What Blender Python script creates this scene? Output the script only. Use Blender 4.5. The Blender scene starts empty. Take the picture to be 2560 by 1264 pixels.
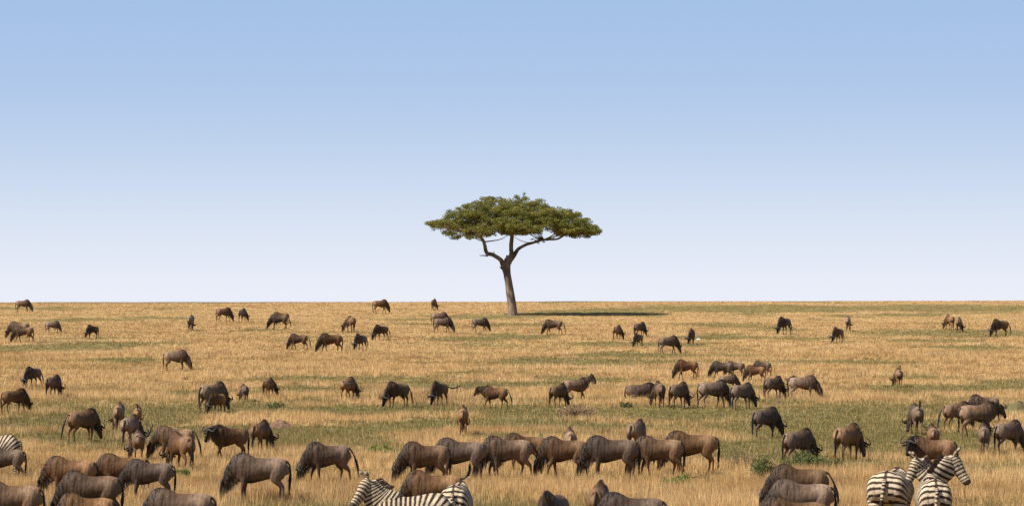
import bpy, math, random
import numpy as np
from mathutils import Vector, kdtree
R = math.radians
C = bpy.context.scene.collection
sc = bpy.context.scene
random.seed(7); RNG = np.random.default_rng(7)

# ------------------------------------------------------------------ camera
F = 7111.0                 # focal length in photo pixels (photo is 2560 wide)
HOR = 757.0                # photo row of the true horizon
EYE = 5.4                  # camera height above the near plain
cd = bpy.data.cameras.new('camera'); cam = bpy.data.objects.new('camera', cd); C.objects.link(cam)
cd.lens = 36.0 * F / 2560; cd.sensor_width = 36; cd.sensor_fit = 'HORIZONTAL'
cd.shift_y = (HOR - 632) / 2560.0
cd.clip_start = 1; cd.clip_end = 20000
cam.location = (0, 0, EYE); cam.rotation_euler = (R(90), 0, 0)
sc.camera = cam

EXPO = 0.95                # photo exposed for the brown animals
# ------------------------------------------------------------------ light and sky
SUN = Vector((-0.92, -0.39, 0)).normalized(); EL = R(47)
SV = Vector((SUN.x * math.cos(EL), SUN.y * math.cos(EL), math.sin(EL)))
sd = bpy.data.lights.new('sun', 'SUN'); sun = bpy.data.objects.new('sun', sd); C.objects.link(sun)
sd.energy = 4.6; sd.angle = R(0.5); sd.color = (1.0, 0.93, 0.82)
sun.rotation_euler = SV.to_track_quat('Z', 'Y').to_euler(); sun.location = (-60, -40, 80)
w = bpy.data.worlds.new('World'); sc.world = w; w.use_nodes = True
nt = w.node_tree; nt.nodes.clear()
N = nt.nodes.new; L = nt.links.new
sky = N('ShaderNodeTexSky'); sky.sky_type = 'NISHITA'; sky.sun_disc = False
sky.sun_elevation = EL; sky.sun_rotation = math.atan2(SV.x, SV.y); sky.air_density = 1.0; sky.dust_density = 1.2
bg1 = N('ShaderNodeBackground'); bg1.inputs['Strength'].default_value = 0.06
L(sky.outputs[0], bg1.inputs[0])
geo = N('ShaderNodeTexCoord'); sep = N('ShaderNodeSeparateXYZ'); L(geo.outputs['Generated'], sep.inputs[0])
ramp = N('ShaderNodeValToRGB'); mr = N('ShaderNodeMapRange')
mr.inputs['From Min'].default_value = 0.0; mr.inputs['From Max'].default_value = 0.12
L(sep.outputs['Z'], mr.inputs[0]); L(mr.outputs[0], ramp.inputs[0])
def s2l(c):
    c = [v / 255 for v in c]
    return [v / 12.92 if v <= 0.04045 else ((v + 0.055) / 1.055) ** 2.4 for v in c]
cr = ramp.color_ramp; cr.interpolation = 'B_SPLINE'
stops = [(0.0, (236, 239, 250)), (0.10, (230, 235, 247)), (0.24, (217, 227, 243)), (0.42, (195, 213, 238)),
         (0.62, (176, 200, 234)), (0.86, (164, 193, 231)), (1.0, (160, 190, 229))]
while len(cr.elements) < len(stops): cr.elements.new(0.5)
for e, (p, c) in zip(cr.elements, stops):
    e.position = p; e.color = (*s2l(c), 1)
bg2 = N('ShaderNodeBackground'); bg2.inputs['Strength'].default_value = 1.0 / 2 ** EXPO; L(ramp.outputs[0], bg2.inputs[0])
mr2 = N('ShaderNodeMapRange'); mr2.interpolation_type = 'SMOOTHSTEP'
mr2.inputs['From Min'].default_value = 0.13; mr2.inputs['From Max'].default_value = 0.45
L(sep.outputs['Z'], mr2.inputs[0])
mx = N('ShaderNodeMixShader'); L(mr2.outputs[0], mx.inputs[0]); L(bg2.outputs[0], mx.inputs[1]); L(bg1.outputs[0], mx.inputs[2])
wo = N('ShaderNodeOutputWorld'); L(mx.outputs[0], wo.inputs[0])
sc.view_settings.view_transform = 'Standard'; sc.view_settings.look = 'None'
sc.view_settings.exposure = EXPO; sc.view_settings.gamma = 1.0

# ------------------------------------------------------------------ helpers
def smooth(a, b, x):
    t = np.clip((np.asarray(x, float) - a) / (b - a), 0, 1); return t * t * (3 - 2 * t)
def mixc(a, b, f):
    f = np.asarray(f)[..., None]; return np.asarray(a) * (1 - f) + np.asarray(b) * f
_lat = np.random.default_rng(3).random((256, 256))
def vnoise(x, y, s=1.0, o=0):
    x = np.asarray(x, float) / s + 100.3 + o * 17.7; y = np.asarray(y, float) / s + 57.1 + o * 9.3
    xi = np.floor(x).astype(int); yi = np.floor(y).astype(int); fx = x - xi; fy = y - yi
    fx = fx * fx * (3 - 2 * fx); fy = fy * fy * (3 - 2 * fy)
    g = lambda a, b: _lat[a % 256, b % 256]
    return (g(xi, yi) * (1 - fx) + g(xi + 1, yi) * fx) * (1 - fy) + (g(xi, yi + 1) * (1 - fx) + g(xi + 1, yi + 1) * fx) * fy
def fbm(x, y, s, o=0, n=4):
    v = 0; a = 0.5; t = 0
    for k in range(n):
        v = v + a * vnoise(x, y, s / 2 ** k, o + k); t += a; a *= 0.55
    return v / t

def mesh(name, V, Fc, col=None, smooth_=True):
    m = bpy.data.meshes.new(name)
    V = np.asarray(V, np.float32)
    if isinstance(Fc, np.ndarray):
        k = Fc.shape[1]; n = len(Fc)
        m.vertices.add(len(V)); m.vertices.foreach_set('co', V.ravel())
        m.loops.add(n * k); m.loops.foreach_set('vertex_index', Fc.astype(np.int32).ravel())
        m.polygons.add(n); m.polygons.foreach_set('loop_start', np.arange(0, n * k, k, dtype=np.int32))
        m.update(calc_edges=True)
    else:
        m.from_pydata(V.tolist(), [], [list(f) for f in Fc]); m.update()
    if smooth_: m.polygons.foreach_set('use_smooth', np.ones(len(m.polygons), bool))
    if col is not None: setcol(m, col)
    return m
def setcol(m, col):
    a = m.color_attributes.new('Col', 'FLOAT_COLOR', 'POINT')
    c = np.ones((len(m.vertices), 4), np.float32); c[:, :3] = col; a.data.foreach_set('color', c.ravel())
def link(name, data, mat=None, parent=None):
    o = bpy.data.objects.new(name, data); C.objects.link(o)
    if mat and data is not None and not data.materials: data.materials.append(mat)
    if parent: o.parent = parent
    return o
def tag(o, label=None, cat=None, group=None, kind=None):
    if label: o['label'] = label
    if cat: o['category'] = cat
    if group: o['group'] = group
    if kind: o['kind'] = kind
    return o

# ------------------------------------------------------------------ the lie of the land
# The plain is flat near the camera and rises gently to a crest at eye level about 325 m away.
CRE = 754.8
def D_of(u): u = np.maximum(u, 1e-3); return 4.15 * (1 - np.exp(-u / 118.0))
def dist(py): u = np.maximum(np.asarray(py, float) - CRE, 1e-3); return 1.3 * F * D_of(u) / u
_py = np.concatenate([np.linspace(CRE + 0.01, CRE + 60, 300), np.linspace(CRE + 61, 2600, 900)])
_d = dist(_py); _z = -(_py - HOR) * _d / F
_o = np.argsort(_d); _ds = _d[_o]; _zs = _z[_o]
def ground(x, y):
    x = np.asarray(x, float); y = np.asarray(y, float)
    z = np.interp(y, _ds, _zs) + EYE
    z = z - np.maximum(y - 326, 0) * 0.0045
    z = z + 0.0017 * x * smooth(200, 320, y)
    z = z + (fbm(x, y, 14, 5, 2) - 0.5) * 0.10 * smooth(330, 250, y) + (fbm(x, y, 9, 8, 2) - 0.5) * 0.07 * smooth(300, 330, y)
    return z
def at(px, py):
    d = float(dist(py)); x = (px - 1280) * d / F
    return x, d, float(ground(x, d))
def spx(py):                              # photo pixels covered by 1.3 m at that ground row
    return 1.3 * F / float(dist(py))

def greens():
    P = [(1180, 791, 120, 5), (1000, 797, 110, 3), (1480, 781, 190, 8), (1900, 772, 300, 9), (2350, 772, 320, 9), (1450, 787, 190, 3),
         (1810, 842, 130, 6), (2380, 833, 220, 10), (2380, 866, 130, 3), (2300, 851, 110, 4), (640, 824, 60, 3), (1180, 851, 80, 3), (2010, 846, 110, 3),
         (1390, 955, 150, 13), (1060, 965, 150, 12), (720, 972, 130, 9), (2370, 970, 240, 9), (1250, 960, 160, 7), (2310, 990, 60, 6),
         (140, 1050, 240, 24), (330, 1030, 170, 14), (600, 1018, 130, 16), (930, 1024, 330, 12), (870, 1078, 150, 28), (1000, 1060, 220, 14),
         (1420, 1030, 190, 17), (1750, 1032, 420, 13), (1380, 1060, 260, 12), (2050, 1070, 330, 34), (2300, 1025, 300, 16), (2280, 1110, 180, 22),
         (1360, 1098, 70, 16), (200, 1095, 160, 18), (560, 1075, 240, 16), (70, 1180, 60, 22), (1930, 1130, 150, 22), (1770, 1140, 100, 12), (1230, 1150, 110, 8),
         (990, 1120, 90, 10), (1680, 1195, 70, 12), (2080, 1160, 60, 18), (1500, 1068, 240, 10), (330, 900, 120, 6), (480, 985, 120, 6), (1150, 930, 120, 5)]
    out = []
    for cx, cy, rx, ry in P:
        d0 = float(dist(cy - ry)); d1 = float(dist(cy + ry)); d = float(dist(cy))
        out.append(((cx - 1280) * d / F, (d0 + d1) / 2, rx * d / F, abs(d0 - d1) / 2 + 0.4))
    return out
GR = greens()
def green_at(x, y):
    g = np.zeros_like(x)
    wx = x + (fbm(x, y, 5, 11, 3) - 0.5) * 9; wy = y + (fbm(x, y, 4, 21, 3) - 0.5) * 7
    for cx, cy, rx, ry in GR:
        q = ((wx - cx) / rx) ** 2 + ((wy - cy) / ry) ** 2
        g = np.maximum(g, smooth(1.35, 0.55, q))
    far = smooth(190, 240, y)
    g = g * (0.85 - 0.15 * far)
    g = np.maximum(g, 0.75 * smooth(0.60, 0.70, fbm(x, y, 11, 31, 4)))
    return np.clip(g, 0, 1) ** 0.75

# ------------------------------------------------------------------ materials
def mat_attr(name, rough=0.8, spec=0.3, var=0.0, bump=0.0, bscale=60, sheen=0.0, transl=0.0, val=1.0, noise=0.0, nscale=8):
    m = bpy.data.materials.new(name); m.use_nodes = True; t = m.node_tree; n = t.nodes; b = n['Principled BSDF']
    a = n.new('ShaderNodeAttribute'); a.attribute_name = 'Col'; out = a.outputs['Color']
    hv = n.new('ShaderNodeHueSaturation'); hv.inputs['Value'].default_value = val; t.links.new(out, hv.inputs['Color'])
    if var:
        oi = n.new('ShaderNodeObjectInfo'); r = n.new('ShaderNodeMapRange')
        r.inputs['To Min'].default_value = val * (1 - var); r.inputs['To Max'].default_value = val * (1 + var)
        t.links.new(oi.outputs['Random'], r.inputs[0]); t.links.new(r.outputs[0], hv.inputs['Value'])
        r2 = n.new('ShaderNodeMath'); r2.operation = 'MULTIPLY'; r2.inputs[1].default_value = 7.31
        fr = n.new('ShaderNodeMath'); fr.operation = 'FRACT'; t.links.new(oi.outputs['Random'], r2.inputs[0]); t.links.new(r2.outputs[0], fr.inputs[0])
        r3 = n.new('ShaderNodeMapRange'); r3.inputs['To Min'].default_value = 0.66; r3.inputs['To Max'].default_value = 1.10
        t.links.new(fr.outputs[0], r3.inputs[0]); t.links.new(r3.outputs[0], hv.inputs['Saturation'])
    out = hv.outputs[0]
    if noise:
        tc = n.new('ShaderNodeTexCoord'); nz = n.new('ShaderNodeTexNoise'); nz.inputs['Scale'].default_value = nscale; nz.inputs['Detail'].default_value = 5
        mp = n.new('ShaderNodeMapping'); mp.inputs['Scale'].default_value = (1, 1, 0.35)
        t.links.new(tc.outputs['Object'], mp.inputs[0]); t.links.new(mp.outputs[0], nz.inputs['Vector'])
        r = n.new('ShaderNodeMapRange'); r.inputs['From Min'].default_value = 0.3; r.inputs['From Max'].default_value = 0.7
        r.inputs['To Min'].default_value = 1 - noise; r.inputs['To Max'].default_value = 1 + noise
        t.links.new(nz.outputs[0], r.inputs[0])
        mm = n.new('ShaderNodeVectorMath'); mm.operation = 'SCALE'; t.links.new(out, mm.inputs[0]); t.links.new(r.outputs[0], mm.inputs['Scale']); out = mm.outputs[0]
    t.links.new(out, b.inputs['Base Color'])
    b.inputs['Roughness'].default_value = rough; b.inputs['Specular IOR Level'].default_value = spec
    if sheen: b.inputs['Sheen Weight'].default_value = sheen
    if bump:
        tc = n.new('ShaderNodeTexCoord'); nz = n.new('ShaderNodeTexNoise'); nz.inputs['Scale'].default_value = bscale; nz.inputs['Detail'].default_value = 4
        mp = n.new('ShaderNodeMapping'); mp.inputs['Scale'].default_value = (1, 1, 0.4); t.links.new(tc.outputs['Object'], mp.inputs[0]); t.links.new(mp.outputs[0], nz.inputs['Vector'])
        bu = n.new('ShaderNodeBump'); bu.inputs['Strength'].default_value = bump; bu.inputs['Distance'].default_value = 0.03
        t.links.new(nz.outputs[0], bu.inputs['Height']); t.links.new(bu.outputs[0], b.inputs['Normal'])
    if transl:
        tr = n.new('ShaderNodeBsdfTranslucent'); ms = n.new('ShaderNodeMixShader'); ms.inputs[0].default_value = transl
        t.links.new(out, tr.inputs[0]); t.links.new(b.outputs[0], ms.inputs[1]); t.links.new(tr.outputs[0], ms.inputs[2])
        t.links.new(ms.outputs[0], n['Material Output'].inputs['Surface'])
    return m
M_FUR = mat_attr('wildebeest_fur', 0.60, 0.12, var=0.34, bump=0.8, bscale=13, noise=0.30, nscale=7)
M_HAIR = mat_attr('dark_hair', 0.6, 0.3, var=0.15)
M_HORN = mat_attr('horn', 0.6, 0.2, var=0.1)
M_EYE = mat_attr('eye', 0.1, 0.6)
M_ZEB = mat_attr('zebra_coat', 0.7, 0.2, bump=0.4, bscale=25, noise=0.22, nscale=6)
M_GRASS = mat_attr('dry_grass', 0.75, 0.15, transl=0.35)
M_LEAF = mat_attr('acacia_leaf', 0.7, 0.2, transl=0.3)
M_BARK = mat_attr('bark', 0.9, 0.15, bump=1.0, bscale=5, noise=0.45, nscale=3)
M_SHRUB = mat_attr('shrub_leaf', 0.7, 0.2, transl=0.3)
M_EARTH = mat_attr('earth', 0.95, 0.1, bump=1.0, bscale=6, noise=0.35, nscale=5)

def mat_ground():
    m = bpy.data.materials.new('savanna_soil'); m.use_nodes = True; t = m.node_tree; n = t.nodes; b = n['Principled BSDF']
    a = n.new('ShaderNodeAttribute'); a.attribute_name = 'Col'
    tc = n.new('ShaderNodeNewGeometry')
    nz = n.new('ShaderNodeTexNoise'); nz.inputs['Scale'].default_value = 0.9; nz.inputs['Detail'].default_value = 9; nz.inputs['Roughness'].default_value = 0.75
    t.links.new(tc.outputs['Position'], nz.inputs['Vector'])
    r = n.new('ShaderNodeMapRange'); r.inputs['From Min'].default_value = 0.35; r.inputs['From Max'].default_value = 0.65; r.inputs['To Min'].default_value = 0.55; r.inputs['To Max'].default_value = 1.35
    t.links.new(nz.outputs[0], r.inputs[0])
    mm = n.new('ShaderNodeVectorMath'); mm.operation = 'SCALE'; t.links.new(a.outputs['Color'], mm.inputs[0]); t.links.new(r.outputs[0], mm.inputs['Scale'])
    t.links.new(mm.outputs[0], b.inputs['Base Color']); b.inputs['Roughness'].default_value = 1; b.inputs['Specular IOR Level'].default_value = 0.05
    bu = n.new('ShaderNodeBump'); bu.inputs['Distance'].default_value = 0.1; t.links.new(nz.outputs[0], bu.inputs['Height']); t.links.new(bu.outputs[0], b.inputs['Normal'])
    return m

# ------------------------------------------------------------------ ground sheet
STRAW = np.array([0.58, 0.392, 0.178]); STRAW2 = np.array([0.72, 0.52, 0.270]); RUST = np.array([0.40, 0.245, 0.105])
BROWN = np.array([0.17, 0.105, 0.055]); GREEN = np.array([0.085, 0.095, 0.028]); GREEN2 = np.array([0.155, 0.145, 0.045])
def build_ground():
    ys = np.concatenate([np.linspace(-600, 40, 17), np.linspace(50, 360, 311), np.linspace(380, 700, 9), np.geomspace(800, 9000, 12)])
    xs = np.concatenate([-np.geomspace(6000, 100, 14), np.linspace(-90, 90, 181), np.geomspace(100, 6000, 14)])
    X, Y = np.meshgrid(xs, ys); Z = ground(X, Y)
    V = np.stack([X, Y, Z], -1).reshape(-1, 3); nx, ny = len(xs), len(ys)
    i = np.arange(ny - 1)[:, None] * nx + np.arange(nx - 1)[None]; i = i.ravel()
    Fq = np.stack([i, i + 1, i + nx + 1, i + nx], 1)
    g = green_at(V[:, 0], V[:, 1]); c = mixc(STRAW * 0.62, RUST * 0.9, 0.5 * fbm(V[:, 0], V[:, 1], 3, 41))
    c = mixc(c, GREEN * 0.9, g * 0.8)
    o = link('ground', mesh('ground', V, Fq, c), mat_ground()); tag(o, 'dry savanna plain rising gently to the skyline', 'ground', kind='structure')
build_ground()

# a very low ridge some 3 km off, just clearing the crest of the plain
def build_ridge():
    xs = np.linspace(-900, 900, 361); yy = 3000.0
    top = EYE + (HOR - (753.6 + (xs < 0) * 0.0)) * yy / F + 0.0012 * xs + (fbm(xs, xs * 0 + 3, 90, 7, 5) - .5) * 2.4
    prof = [(-260, -14), (-90, -.35), (0, 0), (120, -1.5), (400, -16)]
    V = []
    for dy, dz in prof:
        V.append(np.stack([xs, np.full_like(xs, yy + dy), top + dz], 1))
    V = np.concatenate(V); n = len(xs); i = (np.arange(len(prof) - 1)[:, None] * n + np.arange(n - 1)[None]).ravel()
    o = link('hills', mesh('hills', V, np.stack([i, i + 1, i + n + 1, i + n], 1), np.tile([.16, .15, .13], (len(V), 1))), M_EARTH)
    tag(o, 'thin grey line of a very distant low ridge', 'hills', kind='structure')
build_ridge()

# ------------------------------------------------------------------ grass (uncountable: one object)
def blades(x, y, h, wd, col, lean=0.35, rng=RNG, base=None):
    n = len(x); z = ground(x, y) if base is None else base
    a = rng.random(n) * math.pi; dx = np.cos(a) * wd / 2; dy = np.sin(a) * wd / 2
    la = rng.random(n) * 2 * math.pi; lr = h * lean * rng.random(n)
    V = np.empty((n, 3, 3), np.float32)
    V[:, 0] = np.stack([x - dx, y - dy, z - 0.02], 1); V[:, 1] = np.stack([x + dx, y + dy, z - 0.02], 1)
    V[:, 2] = np.stack([x + np.cos(la) * lr, y + np.sin(la) * lr, z + h], 1)
    return V.reshape(-1, 3), np.repeat(col, 3, axis=0)
def build_grass():
    VV = []; CC = []
    for y0, y1, dens, wd, hh in [(60, 84, 360, 0.012, 0.30), (84, 112, 250, 0.014, 0.27), (112, 150, 150, 0.019, 0.24),
                                 (150, 200, 85, 0.026, 0.20), (200, 262, 55, 0.036, 0.15), (262, 330, 45, 0.045, 0.09)]:
        area = 0.5 * (y1 - y0) * (0.40 * y0 + 0.40 * y1) + 6 * (y1 - y0); nb = int(area * dens)
        nt_ = nb // 9
        ty = np.sqrt(RNG.random(nt_) * (y1 ** 2 - y0 ** 2) + y0 ** 2); tx = (RNG.random(nt_) - 0.5) * (0.40 * ty + 6)
        tv = RNG.random(nt_)
        x = np.repeat(tx, 9) + RNG.normal(0, 0.06 + wd, nt_ * 9); y = np.repeat(ty, 9) + RNG.normal(0, 0.06 + wd, nt_ * 9)
        tv = np.repeat(tv, 9); n = len(x)
        g = green_at(x, y); f1 = fbm(x, y, 2.2, 51); f2 = fbm(x, y, 7, 61); f3 = fbm(x, y, 0.7, 71, 2)
        c = mixc(STRAW, STRAW2, np.clip(tv * 0.6 + (f2 - 0.5) * 1.8, 0, 1))
        c = mixc(c, RUST, np.clip(smooth(0.50, 0.72, f1) * 0.75 + (RNG.random(n) < 0.16) * 0.6, 0, 1))
        c = mixc(c, BROWN, smooth(0.62, 0.80, f3) * 0.6 + (RNG.random(n) < 0.09) * 0.7)
        st = fbm(x * .35, y * 1.0, 2.6, 81, 3); dk = smooth(.57, .68, st)
        c = mixc(c, mixc(RUST * .75, GREEN2, f2), dk * .65)
        gg = (RNG.random(n) < g * 0.92) * 1.0
        gc = mixc(GREEN, GREEN2, RNG.random(n)); gc = mixc(gc, STRAW * 0.75, (RNG.random(n) < 0.12) * 1.0)
        c = mixc(c, gc, gg * 0.9)
        jt = 0.5 if y0 < 150 else 0.32
        c = c * (0.97 + jt * (RNG.random(n) - .5))[:, None]
        h = hh * (0.45 + 0.85 * RNG.random(n)) * (0.65 + 0.7 * f2) * (1 - 0.55 * g) * (0.8 + 0.5 * tv) * (1 - .3 * dk)
        V, K = blades(x, y, h, wd * (0.7 + 0.7 * RNG.random(n)), c, 0.5); VV.append(V); CC.append(K)
    V = np.concatenate(VV); K = np.concatenate(CC); Fq = np.arange(len(V)).reshape(-1, 3)
    o = link('dry_grass', mesh('dry_grass', V, Fq, K, False), M_GRASS)
    tag(o, 'dry straw coloured savanna grass with greener patches covering the plain', 'grass', kind='stuff')
build_grass()

# ------------------------------------------------------------------ lofting
def catmull(P, m):
    P = np.asarray(P, float); k = len(P); t = np.linspace(0, k - 1, m); i = np.clip(t.astype(int), 0, k - 2); f = (t - i)[:, None]
    p0 = P[np.maximum(i - 1, 0)]; p1 = P[i]; p2 = P[i + 1]; p3 = P[np.minimum(i + 2, k - 1)]
    return 0.5 * (2 * p1 + (p2 - p0) * f + (2 * p0 - 5 * p1 + 4 * p2 - p3) * f ** 2 + (3 * p1 - p0 - 3 * p2 + p3) * f ** 3)
def sweep(P, ra, rb, m=24, n=18, side=(0, 1, 0), taper_top=0.0):
    k = len(P); A = np.column_stack([P, ra, rb]); A = catmull(A, m); P = A[:, :3]; ra = np.maximum(A[:, 3], 0.002); rb = np.maximum(A[:, 4], 0.002)
    T = np.gradient(P, axis=0); T /= np.linalg.norm(T, axis=1)[:, None] + 1e-9
    S = np.asarray(side, float); S = np.tile(S, (m, 1)) if S.ndim == 1 else catmull(S, m)
    S = S - (S * T).sum(1)[:, None] * T; S /= np.linalg.norm(S, axis=1)[:, None] + 1e-9
    Nn = np.cross(T, S)
    a = np.arange(n) / n * 2 * math.pi; ca = np.cos(a); sa = np.sin(a)
    tt = np.asarray(taper_top, float) * np.ones(m)
    rbe = rb[:, None] * (1 - tt[:, None] * np.maximum(ca, 0)[None] ** 1.3) * sa[None]
    V = P[:, None] + Nn[:, None] * (ra[:, None] * ca[None])[..., None] + S[:, None] * rbe[..., None]
    V = V.reshape(-1, 3); i = (np.arange(m - 1)[:, None] * n + np.arange(n)[None]); j = (np.arange(m - 1)[:, None] * n + (np.arange(n)[None] + 1) % n)
    Fq = np.stack([i, j, j + n, i + n], -1).reshape(-1, 4).tolist()
    b = len(V); V = np.vstack([V, P[:1] - T[:1] * ra[0] * 0.3, P[-1:] + T[-1:] * ra[-1] * 0.3])
    for q in range(n):
        Fq.append([b, (q + 1) % n, q]); Fq.append([b + 1, (m - 1) * n + q, (m - 1) * n + (q + 1) % n])
    t = np.concatenate([np.repeat(np.linspace(0, 1, m), n), [0, 1]]); an = np.concatenate([np.tile(a, m), [0, 0]])
    return V, Fq, t, an
def ell(c, r, m=12, n=16):
    x = np.linspace(-0.98, 0.98, m); rr = np.sqrt(1 - x ** 2)
    P = np.column_stack([c[0] + x * r[0], np.full(m, c[1]), np.full(m, c[2])])
    return sweep(P, rr * r[2], rr * r[1], m, n)
def fuse(parts, voxel, sm=3, k=3):
    """one continuous surface from overlapping lofts, coloured from the nearest loft points"""
    V = np.concatenate([p[0] for p in parts]); Fc = []; b = 0
    for p in parts:
        Fc += [[q + b for q in f] for f in p[1]]; b += len(p[0])
    col = np.concatenate([p[2] for p in parts])
    m = mesh('tmp', V, Fc); o = bpy.data.objects.new('tmp', m); C.objects.link(o)
    r = o.modifiers.new('r', 'REMESH'); r.mode = 'VOXEL'; r.voxel_size = voxel; r.use_smooth_shade = True
    s = o.modifiers.new('s', 'SMOOTH'); s.iterations = sm; s.factor = 0.5
    dg = bpy.context.evaluated_depsgraph_get(); nm = bpy.data.meshes.new_from_object(o.evaluated_get(dg), depsgraph=dg)
    bpy.data.objects.remove(o); bpy.data.meshes.remove(m)
    kd = kdtree.KDTree(len(V))
    for i, v in enumerate(V): kd.insert(v, i)
    kd.balance()
    out = np.empty((len(nm.vertices), 3), np.float32)
    for i, v in enumerate(nm.vertices):
        if k == 1: out[i] = col[kd.find(v.co)[1]]
        else:
            h = kd.find_n(v.co, k); ww = np.array([1 / (q[2] + 1e-3) for q in h]); out[i] = (col[[q[1] for q in h]] * ww[:, None]).sum(0) / ww.sum()
    setcol(nm, out); nm.polygons.foreach_set('use_smooth', np.ones(len(nm.polygons), bool)); nm.materials.clear()
    return nm
def yawed(P, base, yaw, s0=0.0):
    """bend a neck and head path sideways about the neck base"""
    P = np.asarray(P, float).copy(); d = np.linalg.norm(P - np.asarray(base), axis=1)
    a = R(yaw) * smooth(s0, 0.55, d); x = P[:, 0] - base[0]; y = P[:, 1] - base[1]
    P[:, 0] = base[0] + x * np.cos(a) - y * np.sin(a); P[:, 1] = base[1] + x * np.sin(a) + y * np.cos(a)
    side = np.column_stack([-np.sin(a), np.cos(a), 0 * a]); return P, side

def strands(roots, dirs, ln, wd, droop, col, rng, seg=3, jit=0.25):
    """hair as thin tapering ribbons"""
    V = []; Fc = []; K = []; b = 0
    for r0, d0, l in zip(roots, dirs, ln):
        d0 = np.array(d0, float) + rng.normal(0, jit, 3); d0 /= np.linalg.norm(d0); s = rng.normal(0, 1, 3); s -= s.dot(d0) * d0; s /= np.linalg.norm(s)
        p = np.array(r0, float); d = d0.copy(); st = l / seg; cc = np.asarray(col) * (0.6 + 0.9 * rng.random())
        for q in range(seg + 1):
            ww = wd * (1 - q / (seg + 0.15)) * 0.5
            V += [p - s * ww, p + s * ww]; K += [cc, cc]
            if q < seg: Fc.append([b + 2 * q, b + 2 * q + 1, b + 2 * q + 3, b + 2 * q + 2])
            d = d + np.array([0, 0, -droop]); d /= np.linalg.norm(d); p = p + d * st
        b += 2 * (seg + 1)
    return mesh('hair', np.array(V), Fc, np.array(K))

# ------------------------------------------------------------------ wildebeest
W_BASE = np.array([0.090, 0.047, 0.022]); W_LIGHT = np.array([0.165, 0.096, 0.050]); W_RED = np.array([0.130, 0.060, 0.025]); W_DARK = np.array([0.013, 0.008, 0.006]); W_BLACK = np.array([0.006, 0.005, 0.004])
def wb_torso(dz=0.0):
    st = np.array([(-.84, 1.02, .82, .07), (-.79, 1.09, .72, .15), (-.68, 1.145, .70, .205), (-.50, 1.175, .68, .24), (-.25, 1.165, .615, .265), (-.02, 1.17, .56, .275),
                   (.18, 1.215, .51, .27), (.34, 1.275, .52, .25), (.46, 1.315, .55, .225), (.58, 1.28, .60, .20), (.70, 1.18, .67, .16), (.79, 1.06, .77, .10)])
    P = np.column_stack([st[:, 0], 0 * st[:, 0], (st[:, 1] + st[:, 2]) / 2 + dz]); ra = (st[:, 1] - st[:, 2]) / 2
    tt = 0.15 + 0.5 * smooth(0.1, 0.5, np.linspace(-.83, .8, 60))
    V, Fc, t, a = sweep(P, ra, st[:, 3], 60, 36, taper_top=tt)
    x = V[:, 0]; z = V[:, 2] - dz
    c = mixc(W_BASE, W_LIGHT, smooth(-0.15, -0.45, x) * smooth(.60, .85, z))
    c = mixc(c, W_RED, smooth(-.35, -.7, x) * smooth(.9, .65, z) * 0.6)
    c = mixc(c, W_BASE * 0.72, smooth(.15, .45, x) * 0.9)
    ph = x * 62 + 6 * vnoise(x * 3, z * 3) + np.sign(V[:, 1]) + z * 5
    c = mixc(c, W_DARK, smooth(.35, .8, np.sin(ph)) * smooth(-.05, .2, x) * smooth(.62, .75, z) * 0.85)
    c = mixc(c, W_DARK, smooth(.68, .56, z) * 0.9)  # dark belly: mostly underside shade painted into the coat colour
    c = mixc(c, W_BLACK, smooth(.05, .02, abs(V[:, 1])) * smooth(.9, 1.0, z) * smooth(-.6, .2, x) * 0.75)
    return V, Fc, c
NECKS = {  # points of neck axis then head axis
    'graze': ([(.42, 0, .96), (.66, 0, .88), (.83, 0, .72), (.93, 0, .55)], [(.90, 0, .62), (.96, 0, .50), (1.01, 0, .34), (1.05, 0, .19), (1.06, 0, .07)]),
    'nibble': ([(.42, 0, .98), (.68, 0, .93), (.90, 0, .80), (1.05, 0, .66)], [(1.00, 0, .72), (1.08, 0, .60), (1.16, 0, .44), (1.22, 0, .29), (1.24, 0, .18)]),
    'level': ([(.42, 0, 1.0), (.68, 0, 1.04), (.90, 0, 1.05), (1.05, 0, 1.06)], [(.99, 0, 1.12), (1.09, 0, 1.04), (1.19, 0, .90), (1.27, 0, .77), (1.31, 0, .67)]),
    'up': ([(.42, 0, 1.0), (.64, 0, 1.09), (.80, 0, 1.19), (.92, 0, 1.27)], [(.86, 0, 1.35), (.97, 0, 1.29), (1.07, 0, 1.15), (1.15, 0, 1.01), (1.18, 0, .91)]),
}
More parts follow.
